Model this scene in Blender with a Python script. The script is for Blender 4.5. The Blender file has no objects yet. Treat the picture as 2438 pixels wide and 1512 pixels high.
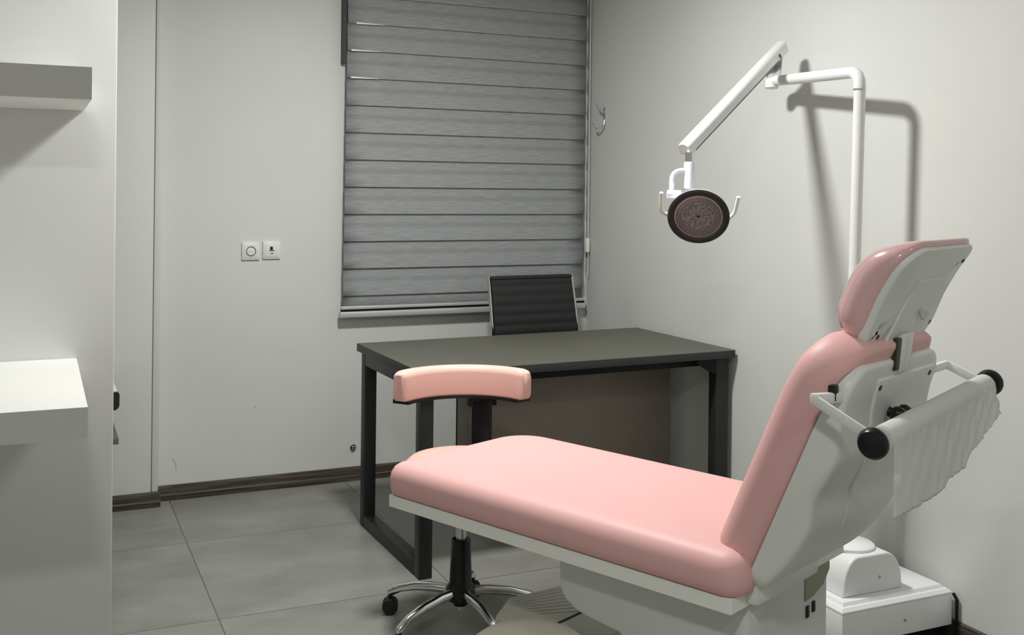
import bpy, bmesh, math, random
from mathutils import Vector, Matrix
random.seed(4)
SC = bpy.context.scene
COL = SC.collection
PI = math.pi

# ------------------------------------------------------------------ materials
MATS = {}
def mat(name, col, rough=0.5, metal=0.0, spec=0.5, noise=None, bump=None, coat=0.0, alpha=None, sss=0.0):
    """noise=(scale, amount, (sx,sy,sz)) mottles the colour, bump=(scale, strength, (sx,sy,sz))"""
    m = bpy.data.materials.new(name); m.use_nodes = True
    nt = m.node_tree; b = nt.nodes['Principled BSDF']
    b.inputs['Base Color'].default_value = (*col, 1)
    b.inputs['Roughness'].default_value = rough
    b.inputs['Metallic'].default_value = metal
    b.inputs['Specular IOR Level'].default_value = spec
    b.inputs['Coat Weight'].default_value = coat
    b.inputs['Coat Roughness'].default_value = 0.08
    tc = nt.nodes.new('ShaderNodeTexCoord')
    def noisetex(scale, st, detail=4):
        mp = nt.nodes.new('ShaderNodeMapping'); mp.inputs['Scale'].default_value = st
        nt.links.new(tc.outputs['Object'], mp.inputs['Vector'])
        n = nt.nodes.new('ShaderNodeTexNoise'); n.inputs['Scale'].default_value = scale
        n.inputs['Detail'].default_value = detail
        nt.links.new(mp.outputs['Vector'], n.inputs['Vector'])
        return n
    if noise:
        n = noisetex(noise[0], noise[2])
        r = nt.nodes.new('ShaderNodeMapRange')
        r.inputs['From Min'].default_value = 0.3; r.inputs['From Max'].default_value = 0.7
        r.inputs['To Min'].default_value = 1 - noise[1]; r.inputs['To Max'].default_value = 1 + noise[1]
        nt.links.new(n.outputs['Fac'], r.inputs['Value'])
        v = nt.nodes.new('ShaderNodeVectorMath'); v.operation = 'SCALE'
        v.inputs[0].default_value = col
        nt.links.new(r.outputs['Result'], v.inputs['Scale'])
        nt.links.new(v.outputs['Vector'], b.inputs['Base Color'])
    if bump:
        n = noisetex(bump[0], bump[2])
        bp = nt.nodes.new('ShaderNodeBump'); bp.inputs['Strength'].default_value = bump[1]
        bp.inputs['Distance'].default_value = 0.01
        nt.links.new(n.outputs['Fac'], bp.inputs['Height'])
        nt.links.new(bp.outputs['Normal'], b.inputs['Normal'])
    MATS[name] = m
    return m

O3 = (1, 1, 1)
M_WALL = mat('wall_paint', (.695, .71, .688), .55, noise=(1.4, .035, O3), bump=(60, .03, O3))
M_PART = mat('partition_paint', (.695, .715, .70), .5, noise=(1.2, .02, O3))
M_CEIL = mat('ceiling_paint', (.74, .75, .73), .8)
M_PANEL = mat('white_gloss_panel', (.73, .75, .735), .5, spec=.3)
M_SHELF = mat('white_gloss_shelf', (.84, .84, .82), .4)
M_PINK = mat('pink_vinyl', (.80, .465, .452), .5, spec=.35, bump=(7, .05, O3))
M_PINKG = mat('pink_gloss_vinyl', (.74, .46, .465), .2, coat=.5)
M_WHITEP = mat('white_painted_metal', (.80, .81, .79), .28)
M_WHITEL = mat('white_lamp_enamel', (.86, .87, .87), .25)
M_LILAC = mat('lilac_white_plastic', (.80, .80, .90), .3)
M_SHELL = mat('grey_white_shell', (.77, .79, .76), .38)
M_BOX = mat('white_plastic', (.93, .94, .955), .3)
M_BLACK = mat('black_plastic', (.009, .009, .010), .3, spec=.35)
M_BLACKM = mat('black_matte', (.010, .010, .012), .55, spec=.2)
M_CHROME = mat('chrome', (.75, .75, .76), .12, metal=1)
M_STEEL = mat('brushed_steel', (.62, .62, .64), .3, metal=1)
M_PEACH = mat('peach_pink_vinyl', (.86, .535, .475), .5, spec=.35, bump=(7, .05, O3))
M_FRAME = mat('chair_frame_paint', (.93, .925, .875), .4)
M_LEATHER = mat('black_leather', (.022, .024, .024), .5, spec=.4, bump=(120, .1, O3))
M_DESKTOP = mat('grey_laminate', (.105, .105, .085), .5, spec=.35, noise=(3, .05, O3))
M_DESKEDGE = mat('charcoal_edge', (.024, .027, .026), .5)
M_DESKFRAME = mat('charcoal_frame', (.019, .022, .0215), .45, spec=.4)
M_TAUPE = mat('taupe_laminate', (.24, .205, .17), .55, noise=(5, .06, O3))
M_PAPER = mat('crinkled_paper', (.92, .93, .90), .8, bump=(22, .35, O3))
_nt = M_PAPER.node_tree; _b = _nt.nodes['Principled BSDF']; _o = _nt.nodes['Material Output']
_t = _nt.nodes.new('ShaderNodeBsdfTranslucent'); _t.inputs['Color'].default_value = (.92, .93, .90, 1)
_mx = _nt.nodes.new('ShaderNodeMixShader'); _mx.inputs[0].default_value = .45
_nt.links.new(_b.outputs[0], _mx.inputs[1]); _nt.links.new(_t.outputs[0], _mx.inputs[2]); _nt.links.new(_mx.outputs[0], _o.inputs['Surface'])
M_RUBBER = mat('rubber', (.03, .03, .03), .7)
M_OLIVE = mat('olive_plastic', (.30, .29, .20), .4)
M_DBROWN = mat('dark_brown_edge', (.028, .016, .012), .35)
M_GREYSH = mat('grey_shelf', (.13, .135, .125), .5)
M_BEIGE = mat('beige_plastic', (.88, .82, .72), .45)
M_SHELFSHADE = mat('shelf_shade_grey', (.56, .57, .54), .4)
M_RIB = mat('ribbed_grey_cover', (.55, .55, .51), .5, noise=(30, .06, (1, 6, 1)))
M_HULL = mat('chair_base_paint', (.68, .69, .66), .45)
M_LENSRING = mat('dark_lamp_ring', (.030, .030, .030), .25)
M_LENS = mat('lamp_glass', (.20, .185, .185), .12, spec=.6)
M_BLINDRAIL = mat('aluminium_rail', (.62, .63, .62), .3, metal=.3)
M_GLINT = mat('white_slit_glint', (.9, .9, .9), .6)
M_SOCK = mat('white_switch_plastic', (.82, .83, .80), .3)
M_STAIN = mat('smudge', (.58, .58, .54), .7)

def m_wood():
    m = bpy.data.materials.new('dark_wood_baseboard'); m.use_nodes = True
    nt = m.node_tree; b = nt.nodes['Principled BSDF']; b.inputs['Roughness'].default_value = .5
    tc = nt.nodes.new('ShaderNodeTexCoord'); mp = nt.nodes.new('ShaderNodeMapping')
    mp.inputs['Scale'].default_value = (2.2, 2.2, 60)
    n = nt.nodes.new('ShaderNodeTexNoise'); n.inputs['Scale'].default_value = 2.0; n.inputs['Detail'].default_value = 6
    cr = nt.nodes.new('ShaderNodeValToRGB')
    cr.color_ramp.elements[0].position = .35; cr.color_ramp.elements[0].color = (.022, .017, .013, 1)
    cr.color_ramp.elements[1].position = .72; cr.color_ramp.elements[1].color = (.11, .09, .07, 1)
    nt.links.new(tc.outputs['Object'], mp.inputs['Vector']); nt.links.new(mp.outputs['Vector'], n.inputs['Vector'])
    nt.links.new(n.outputs['Fac'], cr.inputs['Fac']); nt.links.new(cr.outputs['Color'], b.inputs['Base Color'])
    return m
M_WOOD = m_wood()

def m_floor():
    """grey porcelain tiles, 0.8 m, thin dark joints"""
    m = bpy.data.materials.new('grey_porcelain_tiles'); m.use_nodes = True
    nt = m.node_tree; b = nt.nodes['Principled BSDF']; L = nt.links.new
    tc = nt.nodes.new('ShaderNodeTexCoord'); sp = nt.nodes.new('ShaderNodeSeparateXYZ')
    L(tc.outputs['Object'], sp.inputs['Vector'])
    def M(op, a, c=None):
        n = nt.nodes.new('ShaderNodeMath'); n.operation = op
        for i, v in enumerate((a, c)):
            if v is None: continue
            if isinstance(v, (int, float)): n.inputs[i].default_value = v
            else: L(v, n.inputs[i])
        return n.outputs[0]
    def axis(o, off, per):
        t = M('DIVIDE', M('ADD', o, 40 * per - off), per)
        f = M('FRACT', t)
        return M('MULTIPLY', M('MINIMUM', f, M('SUBTRACT', 1.0, f)), per), M('FLOOR', t)
    dx, ix = axis(sp.outputs['X'], .552, .8)
    dy, iy = axis(sp.outputs['Y'], 3.492, .795)
    joint = M('LESS_THAN', M('MINIMUM', dx, dy), .0021)
    comb = nt.nodes.new('ShaderNodeCombineXYZ'); L(ix, comb.inputs[0]); L(iy, comb.inputs[1])
    wn = nt.nodes.new('ShaderNodeTexWhiteNoise'); L(comb.outputs[0], wn.inputs['Vector'])
    addv = nt.nodes.new('ShaderNodeVectorMath'); addv.operation = 'MULTIPLY_ADD'
    L(wn.outputs['Color'], addv.inputs[0]); addv.inputs[1].default_value = (9, 9, 9); L(tc.outputs['Object'], addv.inputs[2])
    mp = nt.nodes.new('ShaderNodeMapping'); mp.inputs['Scale'].default_value = (1.0, 1.7, 1); L(addv.outputs[0], mp.inputs['Vector'])
    n1 = nt.nodes.new('ShaderNodeTexNoise'); n1.inputs['Scale'].default_value = 2.6; n1.inputs['Detail'].default_value = 8; n1.inputs['Roughness'].default_value = .62
    L(mp.outputs[0], n1.inputs['Vector'])
    cr = nt.nodes.new('ShaderNodeValToRGB')
    cr.color_ramp.elements[0].position = .28; cr.color_ramp.elements[0].color = (.20, .202, .185, 1)
    cr.color_ramp.elements[1].position = .74; cr.color_ramp.elements[1].color = (.315, .315, .285, 1)
    L(n1.outputs['Fac'], cr.inputs['Fac'])
    mx = nt.nodes.new('ShaderNodeMix'); mx.data_type = 'RGBA'
    L(joint, mx.inputs['Factor']); L(cr.outputs['Color'], mx.inputs[6]); mx.inputs[7].default_value = (.10, .10, .09, 1)
    L(mx.outputs[2], b.inputs['Base Color'])
    b.inputs['Roughness'].default_value = .36
    return m
M_FLOOR = m_floor()

def m_blind():
    """grey woven zebra-blind fabric: each 0.129 m band has a slightly darker middle where the layers overlap"""
    m = bpy.data.materials.new('grey_blind_fabric'); m.use_nodes = True
    nt = m.node_tree; b = nt.nodes['Principled BSDF']; L = nt.links.new
    tc = nt.nodes.new('ShaderNodeTexCoord'); mp = nt.nodes.new('ShaderNodeMapping')
    mp.inputs['Scale'].default_value = (6, 6, 150)
    n = nt.nodes.new('ShaderNodeTexNoise'); n.inputs['Scale'].default_value = 2.2; n.inputs['Detail'].default_value = 5
    L(tc.outputs['Object'], mp.inputs['Vector']); L(mp.outputs['Vector'], n.inputs['Vector'])
    cr = nt.nodes.new('ShaderNodeValToRGB')
    cr.color_ramp.elements[0].position = .3; cr.color_ramp.elements[0].color = (.255, .269, .279, 1)
    cr.color_ramp.elements[1].position = .72; cr.color_ramp.elements[1].color = (.39, .406, .417, 1)
    L(n.outputs['Fac'], cr.inputs['Fac'])
    sp = nt.nodes.new('ShaderNodeSeparateXYZ'); L(tc.outputs['Object'], sp.inputs['Vector'])
    def M(op, a, c):
        q = nt.nodes.new('ShaderNodeMath'); q.operation = op
        for i, v in enumerate((a, c)):
            if isinstance(v, (int, float)): q.inputs[i].default_value = v
            else: L(v, q.inputs[i])
        return q.outputs[0]
    f = M('FRACT', M('DIVIDE', M('ADD', sp.outputs['Z'], 1.29 * 4), .129), 0)
    d = M('ABSOLUTE', M('SUBTRACT', f, .47), 0)
    g = nt.nodes.new('ShaderNodeMapRange'); g.inputs['From Min'].default_value = .03; g.inputs['From Max'].default_value = .14
    g.inputs['To Min'].default_value = .84; g.inputs['To Max'].default_value = 1.0
    L(d, g.inputs['Value'])
    v = nt.nodes.new('ShaderNodeVectorMath'); v.operation = 'SCALE'
    L(cr.outputs['Color'], v.inputs[0]); L(g.outputs['Result'], v.inputs['Scale'])
    L(v.outputs['Vector'], b.inputs['Base Color']); b.inputs['Roughness'].default_value = .7
    return m
M_BLIND = m_blind()

def m_lens():
    """LED disc: speckle of tiny lamps behind the glass"""
    m = bpy.data.materials.new('speckled_led_disc'); m.use_nodes = True
    nt = m.node_tree; b = nt.nodes['Principled BSDF']; L = nt.links.new
    tc = nt.nodes.new('ShaderNodeTexCoord')
    vo = nt.nodes.new('ShaderNodeTexVoronoi'); vo.inputs['Scale'].default_value = 170
    L(tc.outputs['Object'], vo.inputs['Vector'])
    cr = nt.nodes.new('ShaderNodeValToRGB')
    cr.color_ramp.elements[0].position = .25; cr.color_ramp.elements[0].color = (.05, .045, .045, 1)
    cr.color_ramp.elements[1].position = .5; cr.color_ramp.elements[1].color = (.30, .27, .27, 1)
    L(vo.outputs['Distance'], cr.inputs['Fac']); L(cr.outputs['Color'], b.inputs['Base Color'])
    b.inputs['Roughness'].default_value = .25
    return m
M_LED = m_lens()

def m_emit(name, col, s):
    m = bpy.data.materials.new(name); m.use_nodes = True
    b = m.node_tree.nodes['Principled BSDF']
    b.inputs['Base Color'].default_value = (.9, .9, .9, 1)
    b.inputs['Emission Color'].default_value = (*col, 1); b.inputs['Emission Strength'].default_value = s
    return m

# ------------------------------------------------------------------ geometry helpers
class MB:
    def __init__(s): s.bm = bmesh.new()
    def _add(s, vs, fs):
        bv = [s.bm.verts.new(v) for v in vs]
        for f in fs:
            try: s.bm.faces.new([bv[i] for i in f])
            except ValueError: pass
        return bv
    def box(s, lo, hi, bev=0, seg=2, M=None):
        t = bmesh.new()
        r = bmesh.ops.create_cube(t, size=1)
        for v in t.verts:
            v.co = Vector([(lo[i] + hi[i]) / 2 + v.co[i] * (hi[i] - lo[i]) for i in range(3)])
        if bev: bmesh.ops.bevel(t, geom=t.edges[:], offset=bev, segments=seg, affect='EDGES', profile=.5)
        if M is not None: bmesh.ops.transform(t, matrix=M, verts=t.verts)
        s._merge(t); return s
    def _merge(s, t):
        me = bpy.data.meshes.new('tmp'); t.to_mesh(me); t.free(); s.bm.from_mesh(me); bpy.data.meshes.remove(me)
    def bar(s, a, b, w, h, bev=0, up=(0, 0, 1), seg=2):
        a, b = Vector(a), Vector(b); z = (b - a); L = z.length; z.normalize()
        x = Vector(up).cross(z)
        if x.length < 1e-4: x = Vector((1, 0, 0)).cross(z)
        x.normalize(); y = z.cross(x)
        M = Matrix((x, y, z)).transposed().to_4x4(); M.translation = a
        return s.box((-w / 2, -h / 2, 0), (w / 2, h / 2, L), bev, seg, M)
    def tube(s, pts, r, n=20, caps=True, round_cap=False):
        pts = [Vector(p) for p in pts]
        rs = r if isinstance(r, (list, tuple)) else [r] * len(pts)
        T = []
        for i in range(len(pts)):
            d = Vector()
            if i > 0: d += (pts[i] - pts[i - 1]).normalized()
            if i < len(pts) - 1: d += (pts[i + 1] - pts[i]).normalized()
            T.append(d.normalized())
        x = T[0].orthogonal().normalized(); rings = []
        for i, p in enumerate(pts):
            x = (x - T[i] * x.dot(T[i])).normalized(); y = T[i].cross(x)
            sc = 1.0
            if 0 < i < len(pts) - 1:
                c = (pts[i] - pts[i - 1]).normalized().dot((pts[i + 1] - pts[i]).normalized())
                sc = 1 / max(.6, math.sqrt(max(.1, (1 + c) / 2)))
            rings.append([s.bm.verts.new(p + (x * math.cos(2 * PI * k / n) + y * math.sin(2 * PI * k / n)) * rs[i] * (sc if sc < 1.1 else 1)) for k in range(n)])
        for a, b in zip(rings, rings[1:]):
            for k in range(n): s.bm.faces.new((a[k], a[(k + 1) % n], b[(k + 1) % n], b[k]))
        if caps:
            s.bm.faces.new(rings[0][::-1]); s.bm.faces.new(rings[-1])
        return s
    def lathe(s, prof, n=40, M=None):
        """prof: (r, z) from bottom to top; r=0 closes"""
        M = M or Matrix.Identity(4); rings = []
        for r, z in prof:
            if r < 1e-6: rings.append([s.bm.verts.new(M @ Vector((0, 0, z)))])
            else: rings.append([s.bm.verts.new(M @ Vector((r * math.cos(2 * PI * k / n), r * math.sin(2 * PI * k / n), z))) for k in range(n)])
        for a, b in zip(rings, rings[1:]):
            for k in range(n):
                k2 = (k + 1) % n
                if len(a) == 1 and len(b) == 1: continue
                if len(a) == 1: s.bm.faces.new((a[0], b[k2], b[k]))
                elif len(b) == 1: s.bm.faces.new((a[k], a[k2], b[0]))
                else: s.bm.faces.new((a[k], a[k2], b[k2], b[k]))
        return s
    def pad(s, outline, levels, F=lambda x, y, z: (x, y, z), crown=0, flat_bottom=True, rings=5):
        """outline CCW (x,y); levels (inset, z) stacked bottom to top; then the top closes over a crown"""
        n = len(outline); P = [Vector((p[0], p[1])) for p in outline]
        N = []
        for i in range(n):
            e1 = (P[i] - P[i - 1]).normalized(); e2 = (P[(i + 1) % n] - P[i]).normalized()
            n1 = Vector((-e1.y, e1.x)); n2 = Vector((-e2.y, e2.x)); b = (n1 + n2)
            N.append(b / max(.5, (1 + n1.dot(n2))))
        R = []
        for ins, z in levels:
            R.append([s.bm.verts.new(F(*(P[i] + N[i] * ins), z)) for i in range(n)])
        c = sum(P, Vector((0, 0))) / n; ins, z = levels[-1]
        Q = [P[i] + N[i] * ins for i in range(n)]
        for k in range(1, rings):
            t = k / rings
            R.append([s.bm.verts.new(F(*(Q[i].lerp(c, t)), z + crown * (1 - (1 - t) ** 2))) for i in range(n)])
        for a, b in zip(R, R[1:]):
            for k in range(n): s.bm.faces.new((a[k], a[(k + 1) % n], b[(k + 1) % n], b[k]))
        top = s.bm.verts.new(F(c.x, c.y, z + crown))
        for k in range(n): s.bm.faces.new((R[-1][k], R[-1][(k + 1) % n], top))
        s.bm.faces.new(R[0][::-1])
        return s
    def prism(s, outline, lo, hi, F, bev=0, seg=2):
        t = bmesh.new()
        a = [t.verts.new(F(x, y, lo)) for x, y in outline]; b = [t.verts.new(F(x, y, hi)) for x, y in outline]
        n = len(a)
        for k in range(n): t.faces.new((a[k], a[(k + 1) % n], b[(k + 1) % n], b[k]))
        t.faces.new(a[::-1]); t.faces.new(b)
        bmesh.ops.recalc_face_normals(t, faces=t.faces)
        if bev: bmesh.ops.bevel(t, geom=[e for e in t.edges if e.calc_face_angle(0) > .3], offset=bev, segments=seg, affect='EDGES', profile=.5)
        s._merge(t); return s
    def grid(s, f, nu, nv, closed_back=0):
        V = [[s.bm.verts.new(f(i / nu, j / nv)) for j in range(nv + 1)] for i in range(nu + 1)]
        for i in range(nu):
            for j in range(nv): s.bm.faces.new((V[i][j], V[i + 1][j], V[i + 1][j + 1], V[i][j + 1]))
        return V
    def build(s, name, material, parent=None, angle=38, recalc=True, M=None):
        if recalc: bmesh.ops.recalc_face_normals(s.bm, faces=s.bm.faces)
        me = bpy.data.meshes.new(name); s.bm.to_mesh(me); s.bm.free()
        me.materials.append(material)
        me.shade_smooth(); me.set_sharp_from_angle(angle=math.radians(angle))
        o = bpy.data.objects.new(name, me); COL.objects.link(o)
        if parent: o.parent = parent
        if M is not None: o.matrix_local = M
        return o

def tag(o, label=None, cat=None, group=None, kind=None):
    for k, v in (('label', label), ('category', cat), ('group', group), ('kind', kind)):
        if v: o[k] = v
    return o
def thing(name, label, cat, loc=(0, 0, 0), rz=0, group=None):
    o = bpy.data.objects.new(name, None); COL.objects.link(o); o.empty_display_size = .05
    o.location = loc; o.rotation_euler = (0, 0, rz)
    return tag(o, label, cat, group)
def struct(o): o['kind'] = 'structure'; return o
def rrect(x0, y0, x1, y1, r, n=8):
    """rounded rectangle CCW, r = single or (x0y0, x1y0, x1y1, x0y1)"""
    if not isinstance(r, (tuple, list)): r = (r,) * 4
    out = []
    for (cx, cy, a0), q in zip(((x0, y0, PI), (x1, y0, 1.5 * PI), (x1, y1, 0), (x0, y1, .5 * PI)), r):
        sx = 1 if cx == x0 else -1; sy = 1 if cy == y0 else -1
        for k in range(n + 1):
            a = a0 + .5 * PI * k / n
            out.append((cx + sx * q + q * math.cos(a), cy + sy * q + q * math.sin(a)))
    return out
def dens(o, step=.03):
    out = []
    for i in range(len(o)):
        a = Vector(o[i]); b = Vector(o[(i + 1) % len(o)]); k = max(1, int((b - a).length / step))
        for j in range(k): out.append(tuple(a.lerp(b, j / k)))
    return out
def bez(p0, p1, p2, p3, n=12):
    p0, p1, p2, p3 = map(Vector, (p0, p1, p2, p3)); o = []
    for i in range(n + 1):
        t = i / n; o.append(p0 * (1 - t) ** 3 + p1 * 3 * t * (1 - t) ** 2 + p2 * 3 * t * t * (1 - t) + p3 * t ** 3)
    return o
def frame(origin, z, xhint=(1, 0, 0)):
    z = Vector(z).normalized(); x = Vector(xhint); x = (x - z * x.dot(z)).normalized(); y = z.cross(x)
    M = Matrix((x, y, z)).transposed().to_4x4(); M.translation = Vector(origin); return M
def fillet(pts, rad, n=8):
    """polyline with its inner corners rounded"""
    P = [Vector(p) for p in pts]; out = [P[0]]
    for i in range(1, len(P) - 1):
        a = (P[i - 1] - P[i]).normalized(); b = (P[i + 1] - P[i]).normalized()
        p0, p2 = P[i] + a * rad, P[i] + b * rad
        for k in range(n + 1):
            t = k / n; out.append(p0 * (1 - t) ** 2 + P[i] * 2 * t * (1 - t) + p2 * t * t)
    out.append(P[-1]); return out

# ------------------------------------------------------------------ room
U0, UW, V0, VW, HC = -2.3, 2.645, -1.6, 4.906, 2.62
VP = 3.2                      # front face of the partition wall
struct(MB().box((U0 - .1, V0 - .1, -.12), (UW + .1, VW + .2, 0)).build('floor', M_FLOOR))
struct(MB().box((U0 - .1, V0 - .1, HC), (UW + .1, VW + .2, HC + .1)).build('ceiling', M_CEIL))
# back wall with the window opening
WU0, WU1, WZ0, WZ1 = 1.40, 2.56, .86, 2.45
b = MB()
b.box((U0, VW, 0), (WU0, VW + .16, HC)).box((WU1, VW, 0), (UW + .1, VW + .16, HC))
b.box((WU0, VW, 0), (WU1, VW + .16, WZ0)).box((WU0, VW, WZ1), (WU1, VW + .16, HC))
struct(b.build('wall_back', M_WALL))
struct(MB().box((UW, V0, 0), (UW + .12, VW, HC)).build('wall_right', M_WALL))
struct(MB().box((U0 - .1, V0, 0), (U0, VW, HC)).build('wall_left', M_WALL))
struct(MB().box((U0 - .1, V0 - .1, 0), (UW + .1, V0, HC)).build('wall_front', M_WALL))
struct(MB().box((U0, VP, 0), (.206, VP + .12, HC), .004).build('wall_partition', M_PART))
# projection of the back wall faced with a white panel
struct(MB().box((U0, 4.835, 0), (.497, VW, HC), .003).build('wall_projection', M_WALL))
struct(MB().box((-.9, 4.823, .062), (.466, 4.8345, HC - .002), .003).build('trim_1', M_PANEL))
struct(MB().box((.4705, 4.826, .062), (.4965, 4.8345, HC - .002), .002).build('trim_2', M_WALL))
def board(name, lo, hi):
    b = MB(); b.box(lo, (hi[0], hi[1], .048), .002); return b
SKH = .066
def skirting(name, u0, u1, v):
    F = lambda x, y, z: (z, v - x, y)
    prof = [(0, 0), (.014, 0), (.014, .024), (.0115, .029), (.0115, .052), (.008, .062), (.003, SKH), (0, SKH)]
    return struct(MB().prism(prof, u0, u1, F).build(name, M_WOOD, angle=20))
skirting('baseboard_back', .5, UW, VW)
skirting('baseboard_left', U0, .506, 4.823)
prof = [(0, 0), (.014, 0), (.014, .024), (.0115, .029), (.0115, .052), (.008, .062), (.003, SKH), (0, SKH)]
struct(MB().prism(prof, V0, VW - .015, lambda x, y, z: (UW - x, z, y)).build('baseboard_right', M_WOOD, angle=20))
# window behind the blind
w = bpy.data.objects.new('window_1', None); COL.objects.link(w); w['kind'] = 'structure'
b = MB()
for lo, hi in (((WU0, 4.99, WZ0), (WU0 + .06, 5.04, WZ1)), ((WU1 - .06, 4.99, WZ0), (WU1, 5.04, WZ1)), ((WU0, 4.99, WZ0), (WU1, 5.04, WZ0 + .06)),
               ((WU0, 4.99, WZ1 - .06), (WU1, 5.04, WZ1)), ((1.95, 4.99, WZ0), (2.01, 5.04, WZ1))): b.box(lo, hi, .004)
b.build('window_frame', M_WHITEP, w)
mg = mat('window_glass', (.02, .022, .025), .05)
MB().box((WU0 + .04, 5.012, WZ0 + .04), (WU1 - .04, 5.018, WZ1 - .04)).build('pane', mg, w)

# ------------------------------------------------------------------ roller blind (zebra)
bl = thing('roller_blind', 'grey striped roller blind lowered over the window in the back corner', 'blind', (0, 4.862, 0))
ZB, ZT, PER = .889, 2.50, .129
BU0, BU1 = 1.322, 2.600
def lean(z): return .0075 * (z - .8)      # the fabric hangs a touch off plumb
b = MB(); rows = []
z = ZB - .062; prof = [(z, -.004)]
k = 0
prof += [(ZB - .001, .004), (ZB, -.008)]
while ZB + (k + 1) * PER < ZT:
    z0 = ZB + k * PER
    prof += [(z0 + .3 * PER, -.006), (z0 + .5 * PER, -.002), (z0 + .75 * PER, .002), (z0 + PER - .0015, .004), (z0 + PER, -.008)]
    k += 1
for zz, off in prof:
    rows.append([b.bm.verts.new((BU0 + (BU1 - BU0) * i / 12 + lean(zz), off, zz)) for i in range(13)])
for r0, r1 in zip(rows, rows[1:]):
    for i in range(12): b.bm.faces.new((r0[i], r0[i + 1], r1[i + 1], r1[i]))
fab = b.build('fabric', M_BLIND, bl, angle=30, recalc=False)
sm = fab.modifiers.new('thickness', 'SOLIDIFY'); sm.thickness = .0015
# bottom rail: two aluminium strips with a dark groove
b = MB(); b.box((BU0 - .008, -.016, .824), (BU1 + .010, .010, .839), .003); b.build('bottom_rail', M_BLINDRAIL, bl)
b = MB(); b.box((BU0 - .008, -.010, .8135), (BU1 + .010, .006, .8242)); b.build('rail_groove', M_BLACKM, bl)
b = MB(); b.box((BU0 - .014, -.018, .786), (BU1 + .014, .012, .8138), .004); b.build('weight_bar', M_BLINDRAIL, bl)
b = MB(); b.box((BU0 - .01, -.05, 2.49), (BU1 + .02, .042, 2.58), .012); b.build('headrail', M_BLINDRAIL, bl)
for i, zc in enumerate((ZB + 8 * PER, ZB + 9 * PER, ZB + 10 * PER)):  # painted glints: white strips along three slits of the fabric
    b = MB(); x0 = BU0 + lean(zc) + (.018, .018, .04)[i]
    b._add([(x0, -.0105, zc - .004), (x0 + .14, -.0105, zc - .001), (x0 + .14, -.0105, zc + .0005), (x0, -.0105, zc + .005)], [(0, 1, 2, 3)])
    q = b.build('glint_strip', M_GLINT, bl, recalc=False)
# dark strip paints in the shade of the gap at the upper left edge
MB().box((BU0 - .010, .004, 1.99), (BU0 + .008, .04, 2.5)).build('gap_shade_strip', M_DESKEDGE, bl)
MB().tube([(2.628, -.012, .95), (2.628, -.012, 2.5)], .0022, 8).build('pull_cord', M_SHELF, bl)
MB().tube([(2.616, .004, .98), (2.618, .004, 2.5)], .0018, 8).build('pull_cord', M_SHELF, bl)
MB().box((2.612, -.022, 1.075), (2.6335, .012, 1.15), .006).build('cord_tensioner', M_SHELF, bl)

# ------------------------------------------------------------------ sockets on the back wall
def plate(name, label, u, z, kind):
    t = thing(name, label, 'socket', (u, VW, z))
    MB().box((-.0405, -.011, -.0405), (.0405, 0, .0405), .003).build('cover_plate', M_SOCK, t)
    MB().box((-.031, -.0135, -.031), (.031, -.010, .031), .0015).build('insert', M_SOCK, t)
    if kind == 'power':
        M = Matrix.Translation((0, -.0145, 0)) @ Matrix.Rotation(PI / 2, 4, 'X')
        MB().lathe([(.0, -.012), (.0185, -.012), (.0195, .0015), (.0225, .0015), (.0225, -.001)], 32, M).build('socket_well', M_GREYSH, t)
        MB().box((-.016, -.0150, -.002), (.016, -.0143, .004)).build('earth_clip', M_SOCK, t)
        MB().box((-.014, -.0152, -.016), (.014, -.0145, -.007)).build('well_floor', M_SHELF, t)
    else:
        MB().box((-.008, -.0150, .002), (.004, -.0138, .017)).build('port', M_BLACK, t)
        MB().box((-.012, -.0150, -.003), (.010, -.0138, .002)).build('port_shutter', M_GREYSH, t)
        MB().box((-.006, -.0150, -.016), (.006, -.0138, -.012)).build('icon', M_GREYSH, t)
plate('power_socket', 'white power socket with round well, the left of the pair on the back wall', .899, 1.104, 'power')
plate('network_socket', 'white network socket with small black port, right of the pair on the back wall', .994, 1.107, 'data')

# capped pipe stub low on the wall, beside the desk
t = thing('pipe_cap', 'small grey round pipe cap low on the wall left of the desk', 'cap', (1.392, VW, .158))
M = Matrix.Rotation(PI / 2, 4, 'X')
MB().lathe([(0, -.004), (.015, -.004), (.015, .003), (.010, .005), (.010, .012), (.007, .015), (0, .015)], 24, M).build('cap', M_STEEL, t)
MB().lathe([(.009, .003), (.0135, .005), (.0135, .009), (.009, .011)], 24, M).build('seal_ring', M_BLACKM, t)
def smudge(name, label, u, z, pts, r):
    b = MB(); c = [Vector((x, -.0012, y)) for x, y in pts]
    b.tube(c, r, 8); o = b.build(name, M_STAIN); o.location = (u, VW, z); o.scale = (1, .35, 1)
    return tag(o, label, 'mark')
smudge('scuff_mark', 'faint grey scuff mark on the wall just above the baseboard corner', .575, .155, [(-.012, .03), (.002, .012), (.006, -.01), (.006, -.03)], [.002, .004, .0035, .0015])
smudge('wall_spot', 'tiny grey spot on the wall below the sockets', .927, .385, [(0, -.006), (0, 0), (0, .006)], [.002, .004, .002])

# ------------------------------------------------------------------ coat hook on the right wall
t = thing('coat_hook', 'chrome double coat hook on the right wall beside the blind', 'hook', (UW, 4.715, 1.78))
MB().box((-.007, -.010, -.045), (0, .010, .045), .003).build('hook_plate', M_CHROME, t)
MB().tube(fillet([(-.004, 0, .02), (-.03, -.004, .02), (-.045, .0, .05), (-.05, .002, .072)], .012), [.0055] * 19 + [.006], 12).build('upper_prong', M_CHROME, t)
MB().tube(fillet([(-.004, 0, -.02), (-.012, -.002, -.062), (-.055, .0, -.066), (-.066, .002, -.040)], .018), [.0055] * 19 + [.007], 12).build('lower_prong', M_CHROME, t)

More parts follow.
